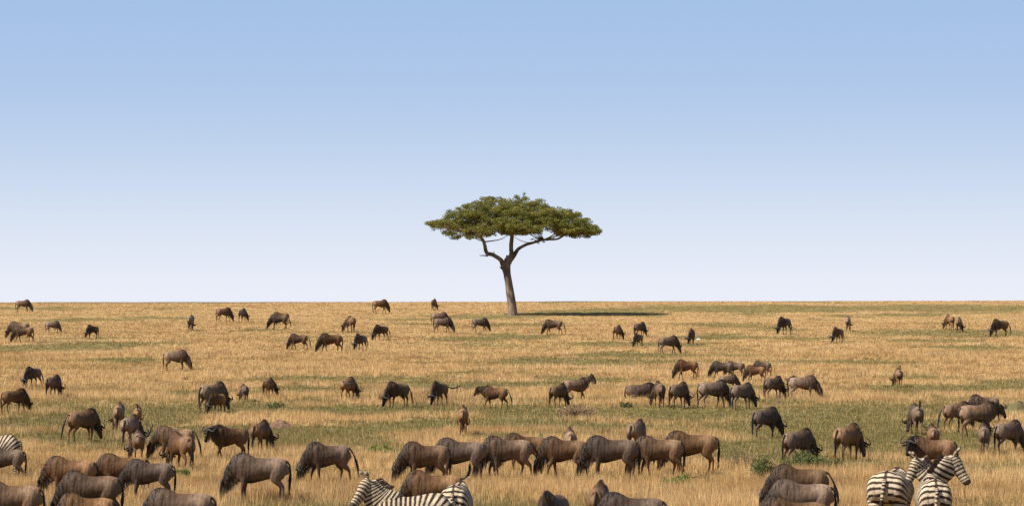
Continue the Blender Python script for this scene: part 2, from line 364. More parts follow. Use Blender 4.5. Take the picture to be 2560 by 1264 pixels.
def wb_parts(pose='graze', yaw=0, legs=0, lying=False):
    dz = -0.50 if lying else 0.0
    rng = np.random.default_rng(1000 + list(NECKS).index(pose) * 97 + (yaw + 100) * 7 + legs)
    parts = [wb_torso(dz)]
    nk, hd = NECKS[pose]; nk = np.array(nk, float); hd = np.array(hd, float)
    jit = np.array([rng.uniform(-.06, .05), 0, rng.uniform(-.02, .07)])
    nk[2] += jit * .5; nk[3] += jit; hd += jit
    if lying: nk[:, 2] += dz; hd[:, 2] += dz
    allp = np.vstack([nk, hd]); base = nk[0]; Pq, Sd = yawed(allp, base, yaw, 0.1); nk, hd = Pq[:4], Pq[4:]; ns, hs = Sd[:4], Sd[4:]
    V, Fc, t, a = sweep(nk, [.30, .235, .165, .115], [.17, .135, .10, .085], 30, 24, ns, 0.35)
    ph = t * 26 + 3 * vnoise(t * 5, a)
    c = mixc(W_BASE * 0.85, W_DARK, smooth(.0, .7, np.sin(ph)) * 0.85); c = mixc(c, W_DARK, smooth(0.3, 0.8, np.cos(a)) * 0.5 + smooth(0.2, 0.9, -np.cos(a)) * 0.45)
    parts.append((V, Fc, c))
    V, Fc, t, a = sweep(hd, [.085, .125, .105, .085, .070], [.085, .095, .072, .062, .062], 24, 20, hs)
    c = mixc(W_BASE * 0.9, W_BLACK, np.clip(smooth(-0.1, 0.4, np.cos(a)) + smooth(.75, .95, t), 0, 1))
    parts.append((V, Fc, c))
    # muscles
    for cx, cy, cz, r in [(-.54, .135, .84, (.25, .135, .27)), (.42, .13, .88, (.16, .11, .31)), (-.44, .11, 1.04, (.10, .10, .085))]:
        for s in (-1, 1):
            V, Fc, t, a = ell((cx, s * cy, cz + dz), r)
            cc = W_LIGHT * 0.9 if cx < 0 else W_BASE * 0.85
            parts.append((V, Fc, mixc(cc, W_RED if cx < 0 else W_BASE, smooth(.95, .65, V[:, 2] - dz))))
    # legs: phase offsets of the four hooves
    off = {0: (.02, -.06, -.04, .07), 1: (.20, -.16, .20, -.17), 2: (-.12, .16, -.16, .14), 3: (0.05, 0.02, .02, -.03)}[legs]
    for i, s in enumerate((1, -1)):
        o = off[i]
        if lying: P = [(.38, s * .16, .42), (.34, s * .19, .22), (.60, s * .20, .07), (.50, s * .21, .05), (.36, s * .22, .04), (.28, s * .22, .04)]
        else: P = [(.40, s * .13, .84), (.37 + o * .1, s * .15, .64), (.42 + o * .6, s * .135, .37), (.415 + o * .8, s * .13, .22), (.41 + o, s * .13, .09), (.44 + o, s * .13, -.01)]
        V, Fc, t, a = sweep(P, [.17, .105, .050, .034, .040, .046], [.085, .072, .044, .032, .036, .042], 34, 12)
        parts.append((V, Fc, mixc(W_BASE * 0.85, W_RED * 0.75, smooth(.3, .6, t)) * (1 - 0.6 * smooth(.93, .97, t))[:, None]))
    for i, s in enumerate((1, -1)):
        o = off[2 + i]
        if lying: P = [(-.52, s * .16, .40), (-.30, s * .22, .20), (-.62, s * .25, .09), (-.50, s * .26, .05), (-.36, s * .27, .04), (-.28, s * .27, .04)]
        else: P = [(-.55, s * .12, .86), (-.47 + o * .2, s * .155, .66), (-.66 + o * .6, s * .135, .43), (-.665 + o * .8, s * .13, .26), (-.66 + o, s * .13, .09), (-.62 + o, s * .13, -.01)]
        V, Fc, t, a = sweep(P, [.22, .135, .058, .036, .040, .047], [.12, .10, .050, .033, .036, .043], 34, 12)
        parts.append((V, Fc, mixc(W_LIGHT * 0.8, W_RED, smooth(.1, .5, t)) * (1 - 0.6 * smooth(.93, .97, t))[:, None]))
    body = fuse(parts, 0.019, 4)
    # head frame
    poll = hd[1]; Fw = hd[3] - hd[1]; Fw /= np.linalg.norm(Fw); Sv = hs[1] / np.linalg.norm(hs[1]); Up = np.cross(Fw, Sv)
    res = {'body': (body, M_FUR)}
    for s, nm in ((1, 'horn_a'), (-1, 'horn_b')):
        q = [(.02, -.01, .08), (.10, .01, .10), (.20, .05, .08), (.29, .03, .07), (.315, -.07, .06), (.27, -.16, .05), (.21, -.21, .05)]
        P = [poll + Sv * s * a_ + Fw * b_ + Up * c_ for a_, b_, c_ in q]
        V, Fc, t, a = sweep(P, [.048, .040, .030, .024, .019, .013, .005], [.048, .040, .030, .024, .019, .013, .005], 22, 8, Up)
        res[nm] = (mesh('horn', V, Fc, mixc([.035, .026, .018], [.012, .010, .008], t)), M_HORN)
        P = [poll + Sv * s * a_ + Fw * b_ + Up * c_ for a_, b_, c_ in [(.06, .02, -.02), (.14, .05, -.03), (.22, .07, -.04), (.29, .08, -.05)]]
        V, Fc, t, a = sweep(P, [.018, .035, .034, .006], [.012, .012, .012, .004], 12, 8, Up)
        res['ear_a' if s > 0 else 'ear_b'] = (mesh('ear', V, Fc, W_DARK * 1.5 * np.ones((len(V), 3))), M_FUR)
    # mane: dark hair along the crest, falling to both sides; beard under the neck
    crest = np.vstack([[(.30, 0, 1.27 + dz), (.44, 0, 1.30 + dz)]]); A = catmull(np.vstack([nk[0] + [0.10, 0, .31], nk[1] + [.05, 0, .20], nk[2] + [.05, 0, .13], nk[3] + [0.05, 0, .05]]) if pose in ('graze', 'nibble') else
        np.vstack([nk[0] + [0, 0, .31], nk[1] + [-.03, 0, .22], nk[2] + [-.05, 0, .14], nk[3] + [-.07, 0, .08]]), 150)
    A = np.vstack([catmull(np.vstack([crest, A[:1]]), 30), A]); ns2 = rng.choice([-1, 1], len(A))
    tb = np.linspace(0, 1, len(A)); perp = np.array([0, 1, 0.0])
    dirs = [np.array([0.15, 0.55 * k_, 0.25]) for k_ in ns2]
    res['mane'] = (strands(A, dirs, (.12 + .16 * np.sin(tb * 3.0)) * (.7 + .6 * rng.random(len(A))), .026, .75, W_BLACK * 1.5, rng, jit=.3), M_HAIR)
    B = catmull(np.vstack([nk[0] + [.16, 0, -.20], nk[1] + [-.08, 0, -.19], nk[2] + [-.10, 0, -.13], nk[3] + [-.09, 0, -.07], hd[2] - Up * .08]), 240) + rng.normal(0, .03, (240, 3))
    mx_ = np.minimum(.26, np.maximum(.03, B[:, 2] - .06 - 0 * dz))
    res['beard'] = (strands(B, [np.array([.1, 0, -1])] * 240, mx_ * (.55 + .55 * rng.random(240)), .020, .2, [.055, .037, .024], rng), M_HAIR)
    ev = []
    for s, nm in ((1, 'eye_a'), (-1, 'eye_b')):
        e = ell(hd[1] + Fw * .10 + Sv * s * .088 + Up * .035, (.018, .012, .018), 6, 8)
        res[nm] = (mesh('eye', e[0], e[1], np.full((len(e[0]), 3), .01)), M_EYE)
    return res
def wb_tail(kind, dz=0.0):
    rng = np.random.default_rng(5)
    T = {'down': [(-.78, 0, 1.08), (-.87, 0, 1.00), (-.90, .01, .80), (-.89, .02, .58), (-.87, .03, .30)],
         'back': [(-.78, 0, 1.08), (-.88, 0, 1.02), (-1.0, .03, .82), (-1.10, .05, .55), (-1.14, .06, .28)],
         'left': [(-.78, 0, 1.08), (-.90, .04, 1.02), (-1.0, .22, .92), (-1.04, .45, .92), (-1.06, .75, 1.0)],
         'right': [(-.78, 0, 1.08), (-.90, -.04, 1.02), (-1.0, -.22, .92), (-1.04, -.45, .92), (-1.06, -.75, 1.0)],
         'upright': [(-.78, 0, 1.08), (-.90, -.04, 1.06), (-1.02, -.22, 1.02), (-1.08, -.42, 1.15), (-1.12, -.55, 1.42)],
         'tuft': [(-.78, 0, 1.08), (-.88, 0, 1.10), (-.97, 0, 1.16), (-1.02, 0, 1.24), (-1.04, 0, 1.34)]}[kind]
    T = np.array(T, float) + [0, 0, dz]
    if dz: T[:, 2] = np.maximum(T[:, 2], .04)
    V, Fc, t, a = sweep(T, [.04, .028, .026, .045, .008], [.035, .026, .024, .040, .006], 26, 10)
    c = mixc(W_BASE * .8, W_BLACK, smooth(.25, .5, t)); Fc = list(Fc)
    P = catmull(T, 60)[24:]; d = np.gradient(P, axis=0); d /= np.linalg.norm(d, axis=1)[:, None]
    h = strands(np.repeat(P, 3, 0), np.repeat(d, 3, 0), np.full(108, .17), .024, .05, W_BLACK, rng, jit=.22)
    hv = np.array([v.co[:] for v in h.vertices]); hf = [[q + len(V) for q in p.vertices] for p in h.polygons]
    return mesh('tail', np.vstack([V, hv]), Fc + hf, np.vstack([c, np.tile(W_BLACK, (len(hv), 1))]))
_cache = {}
def wb_get(key):
    if key not in _cache: _cache[key] = wb_parts(*key)
    return _cache[key]
_tails = {}
PARTN = {'body': 'body', 'horn_a': 'horn', 'horn_b': 'horn', 'ear_a': 'ear', 'ear_b': 'ear', 'mane': 'mane', 'beard': 'beard', 'eye_a': 'eye', 'eye_b': 'eye'}
def wildebeest(x, top, feet, head, pose, label, tail='down', yaw=0, legs=0, group=None, wide=1.0):
    lying = pose == 'lie'
    if feet is None:
        f_ = top + 60.0
        for _ in range(60): f_ = top + spx(f_)
        feet = f_; sc_ = 1.0
    else: sc_ = (feet - top) / spx(feet)
    if lying: sc_ = 1.0
    X, Y, Z = at(x, feet)
    r = random.Random(int(x * 7 + top))
    e = bpy.data.objects.new('wildebeest', None); C.objects.link(e); e.empty_display_size = 0.3
    e.location = (X, Y, Z); e.rotation_euler = (0, 0, R(head))
    e.scale = (.86 * sc_ * r.uniform(.96, 1.04) * wide, sc_ * r.uniform(.84, 1.0), sc_)
    tag(e, label, 'wildebeest', group)
    if legs == 0 and not lying: legs = r.choice([0, 2, 3, 3]) if yaw == 0 else 0
    res = wb_get(('nibble' if lying else pose, yaw, legs, lying))
    near = spx(feet) > 92
    for k, (d, m) in res.items():
        if k.startswith('eye') and not near: continue
        link(PARTN[k], d, m, e)
    tk = (tail, lying)
    if tk not in _tails: _tails[tk] = wb_tail(tail, -.5 if lying else 0)
    link('tail', _tails[tk], M_HAIR, e)
    return e
GF = 'wildebeest grazing on the far plain'; GM = 'wildebeest spread over the middle distance'; GN = 'wildebeest of the foreground herd'
HERD = [
 # ---- far plain
 (58, 746, 778, 0, 'graze', 'dark wildebeest breaking the skyline at the far left edge', 'down', 0, 0, GF),
 (951, 747, 782, 18, 'graze', 'wildebeest on the skyline grazing to the right, left of the acacia', 'down', 0, 1, GF),
 (1085, 745, 776, 80, 'graze', 'tiny wildebeest seen from behind on the skyline nearest the acacia', 'down', -20, 0, GF),
 (560, 766, 802, 30, 'graze', 'far wildebeest grazing right beside a rear facing one, upper left plain', 'down', 0, 0, GF),
 (606, 768, 804, 75, 'graze', 'far rear facing wildebeest with horns to the right, upper left plain', 'down', -30, 0, GF),
 (477, 785, 826, 88, 'graze', 'thin dark wildebeest seen from straight behind, alone on the upper left plain', 'down', 0, 3, GF),
 (702, 778, 812, 178, 'graze', 'dark humped wildebeest standing behind another, above the pair of left grazers', 'down', 0, 0, GF),
 (697, 783, 822, 180, 'graze', 'far wildebeest grazing left in front of a dark humped one', 'back', 0, 3, GF),
 (877, 788, 831, 110, 'graze', 'far wildebeest from behind with its head turned to its left side', 'down', 45, 0, GF),
 (952, 810, 850, 225, 'graze', 'far wildebeest facing forward left with tail hanging out to the right', 'back', 0, 0, GF),
 (1099, 779, 814, 5, 'graze', 'dark wildebeest half hidden behind a paler one left of the acacia trunk', 'down', 0, 0, GF),
 (1108, 791, 831, 0, 'graze', 'pale backed wildebeest grazing right in front of a dark one near the acacia', 'down', 0, 2, GF),
 (1201, 793, 829, 12, 'graze', 'wildebeest grazing right just left below the acacia trunk', 'down', 0, 1, GF),
 (1383, 797, 836, 180, 'graze', 'wildebeest grazing left just right below the acacia trunk', 'back', 0, 2, GF),
 (746, 832, 874, 180, 'graze', 'walking wildebeest grazing left, left one of two side by side', 'back', 0, 1, GF),
 (826, 831, 881, 194, 'graze', 'darker wildebeest grazing left, right one of two side by side', 'down', 0, 0, GF),
 (901, 832, 876, 240, 'graze', 'far wildebeest facing forward left, right of the two side by side left grazers', 'back', 0, 0, GF),
 (47, 801, 846, 175, 'graze', 'wildebeest showing its hump and head behind a left grazing one at the left edge', 'down', 0, 0, GF),
 (58, 813, 856, 182, 'graze', 'pale wildebeest grazing left across another at the left edge of the far plain', 'down', 0, 1, GF),
 (132, 801, 832, 5, 'graze', 'small reddish wildebeest grazing right near the left edge of the far plain', 'down', 0, 1, GF),
 (231, 810, 845, 235, 'graze', 'small crouching wildebeest facing forward left, upper left plain', 'down', 0, 1, GF),
 (440, 873, 927, 0, 'graze', 'lone wildebeest grazing right in open straw grass, left half of the plain', 'down', 0, 0, GF),
 (1543, 811, 851, 68, 'graze', 'far rear facing wildebeest with horns to the right, left one of the group of three', 'down', -30, 0, GF),
 (1600, 804, 842, 48, 'graze', 'dark maned wildebeest behind a smaller pale one, right of the acacia', 'down', 0, 0, GF),
 (1595, 832, 870, 240, 'graze', 'small pale wildebeest facing forward in front of a dark maned one', 'down', 0, 0, GF),
 (1672, 838, 884, 24, 'graze', 'far wildebeest grazing right, nearest of the group right of the acacia', 'down', 0, 1, GF),
 (1729, 820, 862, 262, 'graze', 'far wildebeest facing the viewer beside a small pale stone', 'down', -20, 0, GF),
 (1960, 791, 836, 232, 'graze', 'far wildebeest facing forward left with tail to the right, right half of the plain', 'back', 0, 0, GF),
 (2120, 789, 827, 82, 'graze', 'far rear facing wildebeest with horns low on the right, right half of the plain', 'down', -15, 0, GF),
 (2094, 817, 858, 235, 'graze', 'hunched far wildebeest turned left, below left of a rear facing one', 'back', 0, 0, GF),
 (2374, 787, 825, 105, 'graze', 'left one of two close rear facing wildebeest, far right plain', 'down', 25, 0, GF),
 (2397, 793, 832, 76, 'graze', 'right one of two close rear facing wildebeest, far right plain', 'down', -25, 0, GF),
 (2500, 797, 843, 212, 'graze', 'wildebeest with swishing tail near the right edge of the far plain', 'back', 0, 1, GF),
 # ---- middle distance
 (82, 914, 968, 242, 'graze', 'wildebeest facing forward left with tail out right, left edge above two others', 'back', 0, 0, GM),
 (134, 935, 993, 70, 'graze', 'dark backed wildebeest from behind, head low to the right, left edge', 'down', 0, 0, GM),
 (37, 968, 1031, 38, 'graze', 'black fronted wildebeest grazing right at the left edge', 'down', 0, 0, GM),
 (533, 952, 1030, 50, 'graze', 'large dark wildebeest standing over a smaller brown one', 'down', 0, 0, GM),
 (543, 978, 1034, 240, 'graze', 'young brown wildebeest in front of a large dark one', 'down', 0, 0, GM),
 (611, 958, 1003, 105, 'graze', 'small wildebeest between a large dark one and a curved horned one', 'down', 20, 0, GM),
 (671, 943, 993, 70, 'graze', 'rear facing wildebeest with curved horns showing at its right, left of centre', 'down', -35, 0, GM),
 (871, 940, 1001, 68, 'graze', 'rear facing wildebeest flicking its tail out to the right', 'right', -20, 0, GM),
 (993, 951, 1018, 228, 'graze', 'wildebeest grazing towards the viewer with long tail out to the right', 'back', 0, 3, GM),
 (1098, 951, 1015, 245, 'graze', 'wildebeest facing the viewer with its tail held straight out to the right', 'left', 0, 0, GM),
 (1236, 963, 1022, 172, 'level', 'lean young wildebeest walking left with its head level', 'back', 0, 1, GM),
 (1158, 1012, 1088, 90, 'graze', 'wildebeest seen squarely from behind with both horns below its belly', 'down', 0, 3, GM),
 (1396, 957, 1018, 52, 'graze', 'dark wildebeest grazing behind the dry brush, left of an alert one', 'down', 0, 0, GM),
 (1440, 944, 1004, 20, 'up', 'alert wildebeest with raised head looking to the right', 'down', -25, 1, GM),
 (1603, 968, 996, 10, 'lie', 'wildebeest lying down in the grass left of the right hand cluster', 'down', 0, 0, GM),
 (1648, 951, 1018, 98, 'graze', 'rear facing wildebeest beside the one lying down', 'down', 30, 0, GM),
 (1697, 953, 1021, 52, 'graze', 'dark wildebeest grazing away right, second from the one lying down', 'down', 0, 0, GM),
 (1716, 897, 948, 194, 'graze', 'wildebeest grazing left, farthest left of the back row of the cluster', 'down', 0, 1, GM),
 (1838, 903, 943, 160, 'graze', 'reddish rumped wildebeest mostly hidden behind a long pale backed one', 'down', 0, 0, GM),
 (1805, 902, 946, 180, 'graze', 'long pale backed wildebeest grazing left at the back of the cluster', 'down', 0, 0, GM, 1.1),
 (1905, 902, 942, 178, 'graze', 'wildebeest at the very back of the cluster showing only its back and rump', 'down', 0, 0, GM),
 (1888, 912, 955, 182, 'graze', 'grey brown wildebeest overlapping the rearmost one of the cluster', 'down', 0, 1, GM),
 (1822, 934, 975, 8, 'graze', 'dark wildebeest squeezed in the middle of the cluster, facing right', 'down', 0, 0, GM),
 (1783, 948, 1020, 15, 'graze', 'round bellied wildebeest striding right in the front row of the cluster', 'down', 0, 2, GM),
 (1855, 955, 1022, 40, 'graze', 'black necked wildebeest grazing right in the front row of the cluster', 'down', 0, 0, GM),
 (1934, 939, 998, 42, 'graze', 'tan wildebeest between the cluster and the large one on its right', 'down', 0, 0, GM),
 (1998, 938, 984, 195, 'level', 'wildebeest with pale face looking out from behind the large right hand one', 'down', 30, 0, GM),
 (2008, 937, 999, 0, 'graze', 'large striped wildebeest grazing right at the right end of the cluster', 'down', 0, 3, GM),
 (2246, 918, 966, 90, 'graze', 'lone small wildebeest from behind in open grass on the right', 'tuft', 30, 3, GM),
 (208, 1017, 1103, 47, 'graze', 'black fronted wildebeest with a curled horn grazing right in green grass', 'back', 0, 0, GM),
 (298, 1003, 1076, 92, 'graze', 'rear facing wildebeest with pale rump stripes and horns at its left', 'down', 40, 3, GM),
 (345, 1012, 1066, 95, 'graze', 'small reddish wildebeest with its tail tip raised, behind the left group', 'tuft', 0, 3, GM),
 (326, 1032, 1112, 78, 'graze', 'brown wildebeest from behind, in the middle of the left group of four', 'down', -25, 0, GM),
 (346, 1070, 1152, 98, 'graze', 'chestnut wildebeest swinging its tail high to the right', 'upright', 40, 3, GM),
 (435, 1060, 1150, 180, 'graze', 'pale humped wildebeest grazing left behind a rear facing brown one', 'back', 0, 0, GM),
 (452, 1076, 1176, 124, 'graze', 'brown wildebeest turned away left in front of a pale humped one', 'down', 0, 0, GM),
 (572, 1058, 1150, 214, 'level', 'wildebeest walking left with head raised and dark mane crest', 'down', 20, 1, GM),
 (652, 1045, 1128, 72, 'graze', 'dark wildebeest from behind with a curled horn low at its right', 'down', -15, 0, GM),
 (1915, 1017, 1098, 42, 'graze', 'wildebeest grazing away right with spread horns, above the green shrub', 'down', -10, 1, GM),
 (1996, 1067, 1160, 42, 'graze', 'stocky dark wildebeest grazing behind the low leafy bush', 'down', 0, 0, GM),
 (2120, 1055, 1152, 52, 'graze', 'wildebeest with pale rump and curled horn grazing right in open grass', 'down', -10, 0, GM),
 (2290, 1007, 1086, 92, 'graze', 'rear facing wildebeest with a small tail tuft above its rump', 'tuft', 20, 3, GM),
 (2332, 1060, 1135, 86, 'level', 'rear facing wildebeest with wide horns raised above its back', 'down', 0, 3, GM),
 (2393, 1001, 1075, 30, 'graze', 'wildebeest with tail swung out left behind the large walking one', 'back', 0, 0, GM),
 (2458, 983, 1060, 200, 'graze', 'wildebeest showing only its hump above the large walking one', 'down', 0, 0, GM),
 (2447, 1003, 1092, 14, 'level', 'large dark maned wildebeest walking right with head level', 'down', 10, 1, GM),
 (2460, 1057, 1142, 82, 'level', 'rear facing wildebeest with horns and ears above its shoulders, right edge', 'down', -15, 3, GM),
 (2522, 1049, 1136, 40, 'graze', 'wildebeest grazing right against the right edge of the picture', 'down', 0, 1, GM),
 # ---- foreground herd
 (12, 1114, 1205, 180, 'graze', 'wildebeest cut by the left edge with a zebra right behind its back', 'down', 0, 0, GN),
 (175, 1140, 1250, 180, 'graze', 'wildebeest with dark notch behind its hump, back one of the lower left group', 'down', 0, 0, GN, 1.06),
 (305, 1133, 1240, 180, 'graze', 'greyish wildebeest half hidden at the back of the lower left group', 'down', 0, 0, GN, 1.06),
 (372, 1147, 1255, 184, 'graze', 'wildebeest with a pale shiny rump in the lower left group', 'down', 0, 0, GN),
 (225, 1175, None, 180, 'graze', 'warm brown wildebeest in the middle of the lower left group', 'down', 0, 1, GN, 1.05),
 (25, 1197, None, 180, 'graze', 'wildebeest filling the bottom left corner', 'down', 0, 0, GN),
 (215, 1226, None, 186, 'graze', 'nearest wildebeest of the lower left group, only its back in view', 'down', 0, 0, GN, .85),
 (448, 1216, None, 180, 'graze', 'wildebeest cropped by the bottom edge beside the large left grazer', 'down', 0, 0, GN, 1.03),
 (645, 1132, 1258, 180, 'graze', 'large wildebeest grazing left in full view, lower left of centre', 'down', 0, 0, GN, 1.05),
 (818, 1101, 1210, 200, 'graze', 'wildebeest grazing left alone with its rump lit and horns showing', 'back', 0, 0, GN),
 (1150, 1090, 1202, 180, 'graze', 'wildebeest with a ragged mane tuft, second in the long foreground row', 'back', 0, 0, GN),
 (1062, 1100, 1212, 194, 'graze', 'leftmost wildebeest of the long foreground row, above the zebras', 'down', 0, 0, GN),
 (1312, 1078, 1182, 190, 'graze', 'pale rumped wildebeest half hidden behind the third of the row', 'down', 0, 0, GN),
 (1266, 1085, 1197, 192, 'graze', 'third wildebeest of the long foreground row, tail hanging at its right', 'back', 0, 0, GN),
 (1425, 1065, 1160, 92, 'graze', 'rump of a rear facing wildebeest showing above the middle of the row', 'down', 0, 3, GN),
 (1410, 1087, 1196, 180, 'graze', 'orange brown wildebeest grazing left at the centre of the row', 'down', 0, 1, GN),
 (1592, 1046, 1135, 68, 'graze', 'dark rear facing wildebeest standing behind the row, highest of them', 'down', 0, 0, GN),
 (1527, 1085, 1200, 180, 'graze', 'grey brown wildebeest with clear ribs, largest of the long row', 'down', 0, 0, GN, 1.05),
 (1645, 1085, 1192, 180, 'graze', 'tan rumped wildebeest just right of the ribbed grey one', 'down', 0, 0, GN, 1.05),
 (1727, 1073, 1182, 180, 'graze', 'rightmost wildebeest of the long foreground row with dark belly', 'down', 0, 0, GN, 1.05),
 (1660, 1099, 1173, 180, 'graze', 'smaller wildebeest whose legs and dark head show under the bellies of the row', 'down', 0, 0, GN),
 (1082, 1172, None, 181, 'graze', 'broad backed wildebeest directly behind the striped zebra pair', 'tuft', 15, 0, GN),
 (1380, 1220, None, 252, 'graze', 'dark hump of a wildebeest rising from the bottom edge near the centre', 'down', 0, 0, GN),
 (1497, 1198, None, 82, 'graze', 'rounded rump of a wildebeest seen from behind at the bottom edge', 'down', 0, 0, GN),
 (1578, 1226, None, 178, 'graze', 'wildebeest back stretching right along the bottom edge', 'down', 0, 0, GN, 1.05),
 (1997, 1157, None, 180, 'graze', 'wildebeest grazing left beside the green shrub, rear one of the right pair', 'back', 0, 0, GN, 1.05),
 (2003, 1193, None, 180, 'graze', 'warm brown wildebeest, front one of the overlapping right pair', 'down', 0, 0, GN),
 (1985, 1237, None, 176, 'graze', 'dark shaggy wildebeest neck and shoulder at the bottom edge below the right pair', 'down', 0, 0, GN),
 (2325, 1087, 1195, 180, 'level', 'large wildebeest behind the right zebras turning its face to the viewer', 'down', 60, 0, GN, 1.02),
]
for a in HERD:
    x, top, feet, hd_, pose, label, tail, yaw, legs, grp = a[:10]
    wildebeest(x, top, feet, hd_, pose, label, tail, yaw, legs, grp, a[10] if len(a) > 10 else 1.0)

# ------------------------------------------------------------------ zebras
Z_W = np.array([0.40, 0.32, 0.225]); Z_B = np.array([0.022, 0.011, 0.006]); Z_MANE = np.array([0.20, 0.10, 0.05])
def zstr(phase, duty=0.1, soft=0.18): return smooth(duty - soft, duty + soft, np.sin(phase))
def zcol(m): return mixc(Z_W, Z_B, m)
def body_phase(x, z):
    rear = x < -.05
    ang = np.arctan2(np.maximum(-.05 - x, 0), np.maximum(z - .52, 1e-3)); low = z < .52
    ph = np.where(rear, ang * .80 / .112, 0) + np.where(~rear, -(x + .05) / .088, 0)
    ph = np.where(rear & low, (math.pi / 2) * .80 / .112 + (.52 - z) / .075, ph)
    return ph * 2 * math.pi
def zebra_parts(neck, head, nside, hside, legs=0, mane_col=Z_MANE):
    parts = []
    st = np.array([(-.76, 1.06, .92, .08), (-.72, 1.16, .80, .18), (-.62, 1.25, .68, .245), (-.45, 1.30, .62, .275), (-.2, 1.26, .58, .30), (.05, 1.225, .56, .305),
                   (.28, 1.24, .58, .28), (.45, 1.28, .62, .24), (.58, 1.24, .70, .20), (.68, 1.14, .80, .13)])
    P = np.column_stack([st[:, 0], 0 * st[:, 0], (st[:, 1] + st[:, 2]) / 2])
    V, Fc, t, a = sweep(P, (st[:, 1] - st[:, 2]) / 2, st[:, 3], 160, 110, taper_top=.12)
    wob = 1.6 * (vnoise(V[:, 0] * 4, V[:, 2] * 4 + 3 * np.sign(V[:, 1])) - .5)
    m = zstr(body_phase(V[:, 0], V[:, 2]) + wob, 0.1 - .35 * smooth(-.3, .1, V[:, 0])); m = np.maximum(m, smooth(.030, .018, abs(V[:, 1])) * smooth(1.0, 1.1, V[:, 2]))
    m = m * (1 - smooth(.64, .57, V[:, 2]) * (V[:, 0] > -.4))
    m = np.where((V[:, 0] < -.66) & (abs(V[:, 1]) < .05) & (V[:, 2] < 1.05), 0.1, m)
    parts.append((V, Fc, zcol(m)))
    for s in (-1, 1):
        V, Fc, t, a = ell((-.50, s * .15, .92), (.25, .135, .30), 60, 60)
        parts.append((V, Fc, zcol(zstr(body_phase(V[:, 0], V[:, 2])))))
    V, Fc, t, a = sweep(neck, [.34, .275, .215, .16], [.18, .14, .11, .09], 120, 70, nside)
    parts.append((V, Fc, zcol(zstr(t * 2 * math.pi * 10.5 + 1.2 * np.cos(a), 0.0))))
    V, Fc, t, a = sweep(head, [.11, .150, .125, .095, .085, .065], [.085, .10, .085, .065, .065, .05], 120, 70, hside)
    m = zstr(t * 2 * math.pi * 11 + 3.5 * np.abs(np.sin(a)) * (1 - t), 0.15); m = np.where(t > .84, .93, m)
    parts.append((V, Fc, zcol(m)))
    off = {0: (.04, -.05, -.03, .06), 1: (.12, -.10, .10, -.12)}[legs]
    for i, s in enumerate((1, -1)):
        o = off[i]
        V, Fc, t, a = sweep([(.42, s * .14, .86), (.40, s * .15, .70), (.42 + o * .5, s * .14, .42), (.42 + o, s * .14, .12), (.44 + o, s * .14, 0)], [.16, .10, .052, .042, .055], [.09, .075, .05, .04, .05], 100, 30)
        parts.append((V, Fc, zcol(np.where(t > .96, 1, zstr(V[:, 2] * 2 * math.pi / .075, .1)))))
        o = off[i + 2]
        V, Fc, t, a = sweep([(-.52, s * .13, .90), (-.46, s * .165, .70), (-.62 + o * .5, s * .15, .48), (-.62 + o, s * .14, .12), (-.59 + o, s * .14, 0)], [.25, .17, .07, .042, .055], [.14, .125, .06, .04, .05], 100, 40)
        m = np.where(np.sign(V[:, 1] - s * .14) == s, 1, .15) * zstr(body_phase(V[:, 0] * 0 - .7, np.minimum(V[:, 2], .515)) + 0, .0)
        m = np.where(V[:, 2] > .515, zstr(body_phase(V[:, 0], V[:, 2])), m)
        parts.append((V, Fc, zcol(np.where(t > .96, 1, m))))
    body = fuse(parts, 0.0125, 2, 1)
    rng = np.random.default_rng(2)
    h = np.asarray(head, float); poll = h[0]; Fw = h[3] - h[1]; Fw /= np.linalg.norm(Fw); Sv = np.asarray(hside, float); Sv = Sv if Sv.ndim == 1 else Sv[1]; Sv = Sv / np.linalg.norm(Sv); Up = np.cross(Fw, Sv)
    res = {'body': (body, M_ZEB)}
    for s, nm in ((1, 'ear_a'), (-1, 'ear_b')):
        b0 = poll + Up * .10 + Sv * s * .055
        Ub = Up - Fw * .35; P = [b0, b0 + Ub * .07 + Sv * s * .03, b0 + Ub * .13 + Sv * s * .04, b0 + Ub * .17 + Sv * s * .035]
        V, Fc, t, a = sweep(P, [.02, .03, .028, .006], [.03, .045, .038, .008], 16, 12, Sv)
        res[nm] = (mesh('ear', V, Fc, mixc(Z_W * .8, Z_B, np.clip(smooth(.75, .9, t) + smooth(.3, .4, t) * smooth(.6, .5, t) * .7, 0, 1))), M_ZEB)
        e = ell(h[1] + Fw * .09 + Sv * s * .088 + Up * .04, (.018, .012, .018), 6, 8)
        res['eye_a' if s > 0 else 'eye_b'] = (mesh('eye', e[0], e[1], np.full((len(e[0]), 3), .01)), M_EYE)
    nk = catmull(np.column_stack([neck, [.34, .275, .215, .16]]), 260); T = np.gradient(nk[:, :3], axis=0); T /= np.linalg.norm(T, axis=1)[:, None]
    S = np.asarray(nside, float); S = np.tile(S, (260, 1)) if S.ndim == 1 else catmull(S, 260); Nn = np.cross(T, S); Nn /= np.linalg.norm(Nn, axis=1)[:, None]
    roots = nk[:, :3] + Nn * nk[:, 3:4] * .93; roots = np.vstack([roots[60:], roots[60:] + S[60:] * .012, roots[60:] - S[60:] * .012]); dd = np.vstack([Nn[60:]] * 3)
    res['mane'] = (strands(roots, dd, np.full(len(roots), .12), .018, .0, mane_col, rng, 2, .10), M_HAIR)
    T_ = np.array([(-.74, 0, 1.13), (-.80, 0, 1.04), (-.83, .02, .80), (-.82, .04, .55), (-.80, .05, .38)])
    V, Fc, t, a = sweep(T_, [.035, .028, .024, .035, .006], [.035, .028, .024, .03, .006], 60, 14)
    res['tail'] = (mesh('tail', V, Fc, np.where((t > .55)[:, None], Z_B, zcol(zstr(t * 2 * math.pi * 12, .1)))), M_ZEB)
    return res
